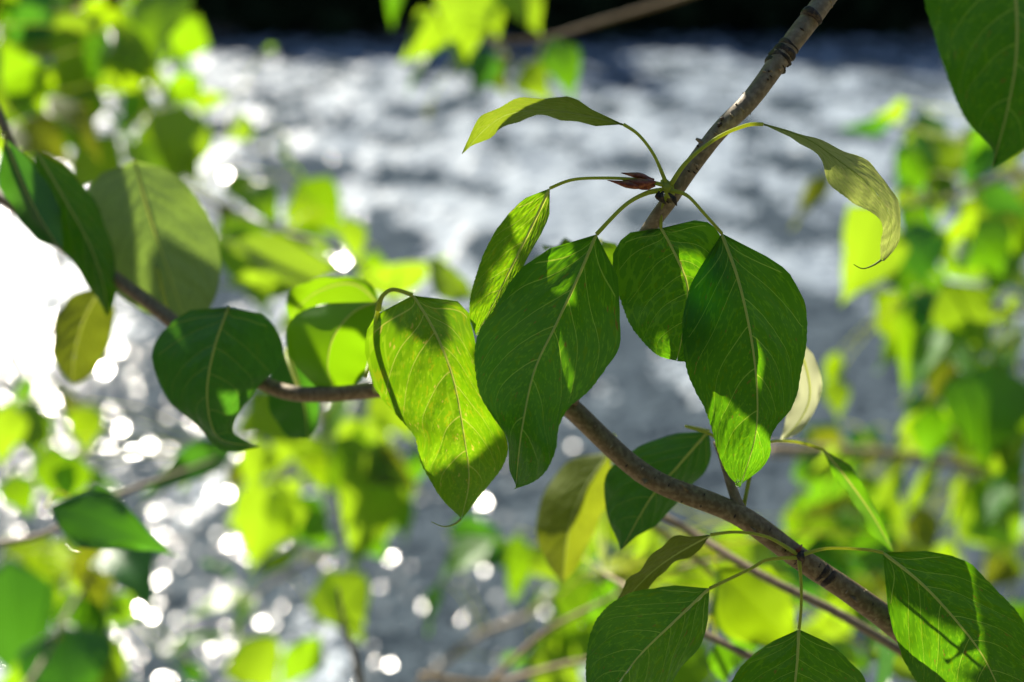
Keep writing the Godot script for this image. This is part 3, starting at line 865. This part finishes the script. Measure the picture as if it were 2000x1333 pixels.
	near_leaf(w, [[1960, -140, 0.40], [1985, 0, 0.392], [1985, 120, 0.391], [1965, 230, 0.394], [1938, 327, 0.4]],
		[[1860, -110], [1802, -40], [1822, 60], [1850, 150], [1885, 230], [1935, 290]], [[2060, -110], [2130, -20], [2130, 90], [2080, 190], [2010, 280]], [20], [20],
		hero_opts(M.deep, {"label": "large close leaf cut by the upper right corner", "petiole": path([[1960, -150, 0.405], [1958, -145, 0.402], [1960, -140, 0.40]])}))


func deeper(d: float) -> float:
	return 1.0 if d < 0.7 else lerpf(1.0, 1.7, smoothstep(0.66, 0.8, d))


# The blurred twigs behind: label, stem, thickness, then each leaf's base, tip, distances, breadth and how it is turned to the sun.
func shoots() -> void:
	var list := [
		["blurred leafy twig in the upper left corner, mostly bright leaves", [[-60, -120, 1.0], [80, 10, 0.97], [170, 40, 0.95], [260, 110, 0.93], [340, 220, 0.93]], 0.004, [
			[190, 40, 112, 205, 0.95, 0.93, 0.72, "bright"], [205, 55, 240, 165, 0.95, 0.93, 0.6, "bright"], [170, 30, 205, -10, 0.96, 0.95, 0.7, "lit"], [330, -30, 300, 120, 0.8, 0.79, 0.75, "dark"],
			[215, 50, 335, 185, 0.93, 0.92, 0.4, "lit"], [300, -20, 345, 40, 0.94, 0.94, 0.5, "bright"], [120, 80, 45, 125, 0.96, 0.94, 0.6, "olive"], [40, 20, 0, 70, 0.97, 0.95, 0.7, "lit"],
			[110, 130, 40, 160, 0.94, 0.93, 0.35, "shine"], [80, 165, 125, 215, 0.96, 0.95, 0.6, "dark"], [100, 195, 195, 305, 0.8, 0.79, 0.5, "olive"], [25, 250, 140, 325, 0.8, 0.79, 0.6, "olive"], [0, 60, 30, 240, 0.8, 0.79, 0.5, "dark"], [250, 20, 345, 130, 0.86, 0.85, 0.45, "dark"]], [40, 0, 0, 360, 330, 1.15]],
		["thin blurred twig with small leaves over the water, left of centre at the top", [[120, 180, 1.0], [250, 215, 1.05], [380, 240, 1.08], [500, 290, 1.1], [590, 330, 1.12]], 0.002, [
			[362, 188, 448, 188, 1.08, 1.06, 0.55, "bright"], [320, 195, 335, 245, 1.05, 1.05, 0.6, "olive"], [490, 235, 440, 275, 1.1, 1.08, 0.6, "bright"], [385, 225, 405, 265, 1.1, 1.08, 0.5, "lit"],
			[558, 262, 585, 345, 0.95, 0.94, 0.45, "dark"], [520, 95, 540, 90, 1.15, 1.15, 0.6, "lit"], [180, 120, 230, 210, 0.97, 0.96, 0.4, "dark"], [470, 225, 500, 260, 1.1, 1.1, 0.5, "lit"], [300, 310, 370, 340, 1.0, 1.0, 0.5, "lit"]]],
		["bright leaf cluster hanging from the top edge above the pale arched leaf", [[1300, -260, 0.95], [1080, -110, 0.93], [950, 40, 0.93], [985, 100, 0.93], [1050, 120, 0.94]], 0.003, [
			[885, -90, 905, 140, 0.92, 0.91, 0.68, "bright"], [845, 25, 785, 120, 0.93, 0.92, 0.75, "bright"], [755, -60, 768, 50, 0.95, 0.94, 0.45, "lit"], [1000, -60, 1055, 65, 0.93, 0.92, 0.7, "bright"], [940, -80, 975, 75, 0.95, 0.95, 0.6, "bright"],
			[955, 100, 925, 185, 0.9, 0.9, 0.7, "dusk"], [985, 105, 990, 185, 0.91, 0.91, 0.6, "olive"], [1020, 130, 1075, 200, 0.93, 0.92, 0.75, "bright"], [1080, 80, 1120, 200, 0.92, 0.91, 0.55, "lit"], [870, 75, 795, 175, 0.95, 0.94, 0.4, "shine"], [840, 200, 838, 235, 1.1, 1.1, 0.6, "olive"], [960, 150, 985, 180, 0.97, 0.96, 0.6, "shine"]]],
		["blurred twig with yellow lit leaves behind the branch, left of centre", [[330, 360, 0.85], [430, 400, 0.82], [540, 450, 0.8], [640, 480, 0.78], [760, 560, 0.78]], 0.0025, [
			[655, 520, 425, 470, 0.74, 0.76, 0.3, "bright"], [600, 500, 430, 560, 0.78, 0.78, 0.5, "bright"], [500, 360, 545, 445, 0.8, 0.79, 0.65, "lit"], [455, 340, 490, 410, 0.85, 0.84, 0.6, "bright"], [440, 420, 520, 620, 0.9, 0.9, 0.5, "lit"], [380, 300, 330, 350, 0.85, 0.85, 0.6, "bright"],
			[700, 560, 880, 500, 0.78, 0.77, 0.4, "bright"], [430, 455, 460, 470, 0.78, 0.78, 0.5, "dark"], [450, 400, 430, 440, 0.85, 0.84, 0.6, "olive"], [840, 520, 940, 580, 0.76, 0.75, 0.5, "bright"]], [14, 430, 400, 760, 660, 1.05]],
		["blurred twig with dark drooping leaves at the lower left", [[-80, 1070, 0.7], [0, 1062, 0.7], [90, 1042, 0.7], [200, 980, 0.7], [330, 930, 0.72], [440, 890, 0.75]], 0.003, [
			[90, 990, 345, 1090, 0.68, 0.67, 0.42, "dusk"], [215, 1075, 295, 1190, 0.75, 0.74, 0.6, "dusk"], [455, 875, 275, 975, 0.75, 0.74, 0.36, "dusk"], [440, 900, 350, 960, 0.78, 0.78, 0.2, "shine"], [20, 930, 60, 1010, 0.9, 0.9, 0.7, "lit"], [150, 930, 240, 960, 0.8, 0.79, 0.3, "dark"]], [5, 0, 800, 180, 960, 1.0]],
		["blurred dark leaves in the lower left corner, some with bright edges", [[-60, 1480, 0.75], [60, 1330, 0.76], [130, 1200, 0.78], [180, 1120, 0.8]], 0.003, [
			[20, 1100, 55, 1350, 0.82, 0.81, 0.6, "dusk"], [130, 1230, 140, 1400, 0.78, 0.77, 0.95, "dusk"], [180, 1270, 260, 1330, 0.85, 0.85, 0.5, "bright"], [30, 1090, 120, 1115, 0.9, 0.9, 0.35, "shine"], [60, 1150, 130, 1125, 0.88, 0.88, 0.5, "bright"], [40, 1140, 100, 1200, 0.9, 0.89, 0.5, "lit"], [0, 1240, 30, 1330, 0.85, 0.85, 0.5, "lit"], [220, 1160, 240, 1220, 0.88, 0.88, 0.6, "lit"], [330, 1280, 430, 1240, 0.9, 0.9, 0.35, "shine"], [400, 1330, 330, 1290, 0.9, 0.9, 0.4, "dusk"]], [16, 0, 1080, 230, 1333, 1.0]],
		["blurred bright leaf hanging at the left edge below the glare", [[-40, 700, 0.95], [40, 760, 0.94], [110, 800, 0.93]], 0.002, [
			[50, 790, 95, 910, 0.93, 0.92, 0.55, "lit"], [100, 750, 150, 870, 0.93, 0.92, 0.5, "olive"], [60, 740, 20, 800, 0.95, 0.94, 0.5, "lit"]]],
		["dense blurred bright leaves below the sunlit leaf, left of centre", [[620, 780, 0.95], [640, 860, 0.93], [660, 960, 0.92], [660, 1050, 0.9], [600, 1095, 0.88], [480, 1170, 0.86]], 0.003, [
			[745, 870, 690, 1115, 0.9, 0.89, 0.52, "bright"], [600, 850, 635, 965, 0.95, 0.94, 0.6, "lit"], [540, 945, 492, 1110, 0.88, 0.87, 0.8, "bright"], [530, 960, 575, 1060, 0.84, 0.83, 0.5, "lit"], [500, 860, 480, 965, 0.95, 0.94, 0.7, "bright"], [640, 1120, 705, 1255, 0.86, 0.85, 0.75, "bright"],
			[560, 840, 530, 930, 1.0, 0.99, 0.6, "bright"], [640, 900, 720, 980, 0.97, 0.96, 0.5, "lit"], [700, 820, 640, 900, 1.0, 0.99, 0.7, "bright"], [480, 1170, 360, 1215, 0.86, 0.85, 0.5, "shine"], [590, 1080, 470, 1160, 0.86, 0.85, 0.35, "shine"], [500, 1170, 460, 1240, 0.87, 0.86, 0.6, "shine"], [450, 1130, 400, 1100, 0.87, 0.86, 0.4, "shine"],
			[470, 1255, 540, 1350, 0.9, 0.9, 0.9, "bright"], [620, 1245, 545, 1350, 0.92, 0.92, 0.6, "lit"], [770, 960, 790, 1060, 1.0, 1.0, 0.5, "lit"], [470, 900, 450, 960, 1.0, 1.0, 0.6, "olive"], [820, 880, 790, 960, 1.02, 1.0, 0.6, "lit"], [640, 1130, 660, 1180, 0.86, 0.86, 0.3, "shine"]], [18, 460, 800, 780, 1060, 1.1]],
		["blurred twig at the bottom centre with one white glaring leaf", [[820, 1340, 0.9], [930, 1245, 0.88], [1050, 1190, 0.86], [1160, 1060, 0.84]], 0.0035, [
			[960, 1060, 850, 1140, 0.86, 0.85, 0.72, "shine"], [860, 1140, 835, 1235, 0.87, 0.86, 0.4, "shine"], [880, 1040, 975, 1035, 0.9, 0.9, 0.6, "dusk"], [1010, 1045, 1005, 1185, 0.86, 0.85, 0.5, "lit"], [1110, 1110, 1165, 1310, 0.8, 0.79, 0.55, "lit"], [1190, 1120, 1210, 1200, 0.8, 0.79, 0.6, "shine"], [1030, 1200, 1090, 1140, 0.88, 0.88, 0.4, "shine"], [1120, 1060, 1090, 1120, 0.84, 0.83, 0.6, "lit"], [980, 1290, 1040, 1280, 0.95, 0.95, 0.6, "lit"], [1080, 1230, 1100, 1330, 0.85, 0.85, 0.6, "bright"]], [6, 900, 1060, 1150, 1333, 1.0]],
		["thin dark twig below the thick branch at the lower right", [[1780, 1285, 0.6], [1640, 1200, 0.61], [1480, 1120, 0.63], [1350, 1040, 0.66], [1250, 990, 0.69], [1130, 960, 0.72]], 0.0035, [
			[1400, 1110, 1570, 1290, 0.68, 0.67, 0.75, "lit"], [1470, 1150, 1400, 1330, 0.72, 0.71, 0.6, "lit"], [1340, 1040, 1470, 1100, 0.75, 0.74, 0.4, "bright"], [1720, 1250, 1690, 1400, 0.7, 0.69, 0.6, "lit"], [1700, 1270, 1850, 1340, 0.72, 0.71, 0.4, "lit"], [1270, 1000, 1220, 1150, 0.72, 0.71, 0.6, "bright"], [1470, 1060, 1550, 1130, 0.75, 0.74, 0.5, "bright"]]],
		["second thin dark twig in the bottom right corner, behind the hanging leaves", [[1480, 1290, 0.62], [1380, 1240, 0.63], [1280, 1180, 0.66], [1180, 1120, 0.7]], 0.003, [
			[1290, 1190, 1230, 1290, 0.7, 0.7, 0.6, "bright"], [1400, 1250, 1420, 1350, 0.68, 0.68, 0.6, "lit"], [1200, 1130, 1140, 1220, 0.72, 0.72, 0.6, "lit"]], [34, 1060, 1030, 1750, 1333, 0.95]],
		["pale straight stem across the right edge with diagonal yellow leaves", [[1500, 880, 0.85], [1650, 882, 0.85], [1800, 895, 0.86], [1950, 925, 0.87], [2100, 960, 0.88]], 0.006, [
			[1660, 890, 1560, 1000, 0.9, 0.9, 0.6, "lit"], [1650, 1000, 1700, 1120, 0.85, 0.84, 0.6, "shine"], [1590, 1010, 1650, 1110, 0.83, 0.82, 0.6, "dusk"], [1830, 910, 1760, 1020, 0.88, 0.87, 0.35, "bright"], [1760, 900, 1690, 1010, 0.9, 0.9, 0.35, "bright"], [1720, 950, 1770, 1060, 0.92, 0.92, 0.4, "bright"], [2000, 900, 1895, 1060, 0.84, 0.83, 0.3, "shine"], [1560, 900, 1600, 960, 0.95, 0.95, 0.6, "shine"], [1880, 930, 1850, 1030, 0.95, 0.94, 0.5, "lit"], [1800, 860, 1870, 830, 0.95, 0.94, 0.4, "bright"], [1640, 1130, 1720, 1180, 0.9, 0.9, 0.5, "olive"], [1820, 1000, 1770, 1080, 1.0, 1.0, 0.5, "bright"]], [40, 1540, 870, 2000, 1300, 1.1]],
		["blurred leafy twig at the right edge with one bright round leaf", [[2120, 300, 0.85], [1960, 350, 0.83], [1830, 390, 0.82], [1730, 410, 0.82], [1680, 405, 0.82]], 0.003, [
			[1720, 410, 1650, 590, 0.8, 0.79, 0.8, "bright"], [1790, 440, 1810, 560, 0.83, 0.82, 0.8, "dusk"], [1760, 400, 1850, 470, 0.87, 0.86, 0.5, "lit"], [1900, 430, 1960, 540, 0.85, 0.84, 0.8, "lit"], [1960, 480, 1930, 600, 0.88, 0.87, 0.6, "lit"], [1890, 460, 1885, 540, 0.8, 0.79, 0.4, "shine"], [1900, 360, 2020, 420, 0.85, 0.84, 0.45, "dusk"], [2000, 420, 1900, 380, 0.9, 0.9, 0.4, "lit"], [1780, 260, 1750, 340, 0.95, 0.94, 0.6, "bright"], [1740, 240, 1640, 250, 0.95, 0.94, 0.3, "dusk"], [1770, 200, 1700, 235, 0.98, 0.97, 0.5, "bright"], [1620, 340, 1550, 440, 0.95, 0.94, 0.3, "olive"], [1860, 300, 1830, 340, 1.0, 1.0, 0.5, "lit"], [1990, 580, 1920, 640, 0.9, 0.89, 0.4, "lit"]], [24, 1740, 260, 2000, 560, 1.1]],
		["blurred drooping leaves at the right edge, white glare above a dark leaf", [[2120, 600, 0.85], [1990, 610, 0.83], [1880, 580, 0.82], [1800, 570, 0.82]], 0.003, [
			[1800, 575, 1810, 660, 0.82, 0.81, 0.9, "dusk"], [1850, 620, 1775, 775, 0.8, 0.79, 0.45, "shine"], [1790, 590, 1770, 770, 0.82, 0.81, 0.4, "lit"], [1920, 640, 1890, 760, 0.82, 0.81, 0.6, "shine"], [1990, 640, 1950, 760, 0.84, 0.83, 0.6, "shine"], [1940, 720, 1930, 910, 0.8, 0.79, 0.8, "face"], [1880, 760, 1890, 860, 0.84, 0.83, 0.5, "lit"], [1640, 690, 1610, 760, 0.95, 0.94, 0.5, "lit"], [1630, 740, 1640, 820, 0.95, 0.94, 0.6, "bright"], [1990, 760, 1980, 880, 0.8, 0.8, 0.6, "lit"]], [26, 1750, 560, 2000, 900, 1.05]],
	]
	list.append(["small twig hidden behind the big dark leaf with yellow leaves at its shoulders", [[930, 770, 0.541], [1010, 640, 0.55], [1110, 540, 0.56], [1160, 490, 0.565]], 0.0015, [
		[1130, 500, 1010, 520, 0.565, 0.57, 0.5, "lit"], [1160, 475, 1060, 480, 0.57, 0.58, 0.3, "bright"], [1175, 470, 1225, 540, 0.565, 0.56, 0.5, "lit"]]])
	for s in list:
		var thick: float = 0.8 if s[1][0][2] <= 0.7 else 1.4
		for p in s[1]:
			p[2] *= deeper(p[2])
		var t := twig(s[0], s[1], [s[2] * thick * 1.1, s[2] * thick * 0.9, s[2] * thick * 0.7, s[2] * thick * 0.45], M.bark, "blurred_twig")
		var stem: PackedVector3Array = t.get_meta("_path")
		for q in s[3]:
			var o := {"rib": false}
			var how: String = q[7]
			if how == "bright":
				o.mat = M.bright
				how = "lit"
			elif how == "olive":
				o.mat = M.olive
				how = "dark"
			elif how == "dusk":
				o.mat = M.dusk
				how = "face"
			var k := 1.0 if q[4] < 0.7 else 1.14
			var mx: float = (q[0] + q[2]) * 0.5
			var my: float = (q[1] + q[3]) * 0.5
			far_leaf(t, stem, mx + (q[0] - mx) * k, my + (q[1] - my) * k, mx + (q[2] - mx) * k, my + (q[3] - my) * k, q[4] * deeper(q[4]), q[5] * deeper(q[5]), q[6], how, o)
		if s.size() > 4:                                   # smaller leaves crowding the same twig
			var w: Array = s[4]
			for i in int(w[0] * 0.85):
				var x := rng.randf_range(w[1], w[3])
				var y := rng.randf_range(w[2], w[4])
				var turn := deg_to_rad(rng.randf_range(20, 160))
				var size := rng.randf_range(100, 190)
				var d: float = w[5] * 1.4 + rng.randf_range(-0.15, 0.25)
				var r := rng.randf()
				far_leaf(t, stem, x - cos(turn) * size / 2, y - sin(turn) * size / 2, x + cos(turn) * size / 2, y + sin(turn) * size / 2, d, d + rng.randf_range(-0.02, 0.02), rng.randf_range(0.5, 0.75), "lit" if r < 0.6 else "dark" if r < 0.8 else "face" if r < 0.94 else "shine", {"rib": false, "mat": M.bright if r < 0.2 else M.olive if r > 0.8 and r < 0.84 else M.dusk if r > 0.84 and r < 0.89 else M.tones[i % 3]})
	var bare := twig("bare grey brown twig end at the bottom edge, left of centre", [[660, 1150, 0.88], [675, 1235, 0.88], [695, 1290, 0.88], [708, 1380, 0.88]], [0.0008, 0.0028, 0.0036], M.bark, "bare_twig")
	bare.set_meta("category", "twig")
	twig("faint bare twig against the dark far bank at the top", [[960, 80, 1.3], [1060, 75, 1.3], [1180, 40, 1.28], [1330, -5, 1.25], [1480, -60, 1.2]], [0.0025, 0.003, 0.004], M.old_bark, "bare_twig")
	twig("low bare twig lying across the bottom edge, right of centre", [[820, 1320, 0.95], [960, 1335, 0.95], [1100, 1300, 0.94], [1260, 1270, 0.92]], [0.003, 0.003, 0.002], M.old_bark, "bare_twig")
	twig("dark forked twig low in the middle, below the hanging leaf tips", [[960, 1330, 0.9], [1060, 1240, 0.9], [1150, 1190, 0.88], [1300, 1120, 0.86], [1420, 1090, 0.84]], [0.0026, 0.0022, 0.0019, 0.0015], M.old_bark, "bare_twig")
	twig("dark twig crossing behind the straight hanging leaf at the bottom", [[1250, 1010, 0.8], [1380, 1110, 0.79], [1480, 1210, 0.78], [1600, 1340, 0.76]], [0.0022, 0.0026, 0.003], M.old_bark, "bare_twig")
	# the drop at the sunlit tip
	var glass := StandardMaterial3D.new()
	glass.albedo_color = Color(1, 1, 1, 0.02)
	glass.transparency = BaseMaterial3D.TRANSPARENCY_ALPHA
	glass.refraction_enabled = true
	glass.refraction_scale = 0.033
	glass.roughness = 0.02
	var p := path([[1440, 936, 0.4685], [1442, 944, 0.468], [1443, 955, 0.4685]])
	var drop := put("water_drop", tube(p, [0.0002, 0.0009, 0.0015, 0.0012, 0.0002], 16, 16, glass, p[0]), self)
	drop.position = p[0]
	drop.set_meta("label", "clear water drop on the sunlit leaf tip")
	drop.set_meta("category", "water drop")


func _ready() -> void:
	rng.seed = 20240607
	# camera, sky, sun, exposure
	var cam := Camera3D.new()
	cam.name = "camera"
	cam.transform = Transform3D(view, cam_at)
	cam.fov = rad_to_deg(2.0 * atan(666.5 / F))
	cam.near = 0.02
	cam.far = 400.0
	add_child(cam)
	cam.current = true
	var env := Environment.new()
	env.background_mode = Environment.BG_SKY
	var sky := ProceduralSkyMaterial.new()
	sky.sky_top_color = Color(0.46, 0.57, 0.74)
	sky.sky_horizon_color = Color(0.78, 0.82, 0.87)
	sky.sky_curve = 0.2
	sky.ground_bottom_color = Color(0.2, 0.2, 0.18)
	sky.ground_horizon_color = Color(0.5, 0.52, 0.52)
	sky.sun_angle_max = 25.0
	env.sky = Sky.new()
	env.sky.sky_material = sky
	env.background_energy_multiplier = 0.26
	env.tonemap_mode = Environment.TONE_MAPPER_LINEAR
	env.tonemap_exposure = 2.55
	env.sdfgi_enabled = true
	env.ssao_enabled = true
	env.ssil_enabled = true
	var lens := CameraAttributesPhysical.new()
	lens.frustum_focal_length = 23.0
	lens.frustum_focus_distance = FOCUS
	lens.exposure_aperture = 2.0
	var we := WorldEnvironment.new()
	we.name = "environment"
	we.environment = env
	we.camera_attributes = lens
	add_child(we)
	var sun := DirectionalLight3D.new()
	sun.name = "sun"
	sun.rotation = Vector3(deg_to_rad(-32.0), deg_to_rad(180.0 + 33.0), 0)
	sun.light_energy = 1.6
	sun.light_color = Color(1.0, 0.965, 0.9)
	sun.light_angular_distance = 0.5
	sun.shadow_enabled = true
	add_child(sun)
	to_sun = sun.basis.z.normalized()
	print("to sun ", to_sun)
	mottle.seed = 1; mottle.frequency = 0.06; mottle.fractal_octaves = 3
	mesh_net.seed = 2; mesh_net.noise_type = FastNoiseLite.TYPE_CELLULAR; mesh_net.frequency = 0.03
	mesh_net.cellular_return_type = FastNoiseLite.RETURN_DISTANCE2_DIV; mesh_net.fractal_type = FastNoiseLite.FRACTAL_NONE
	speck.seed = 3; speck.frequency = 0.05
	make_materials()
	river()
	land()
	front_twig()
	branch()
	left_leaves()
	shoots()
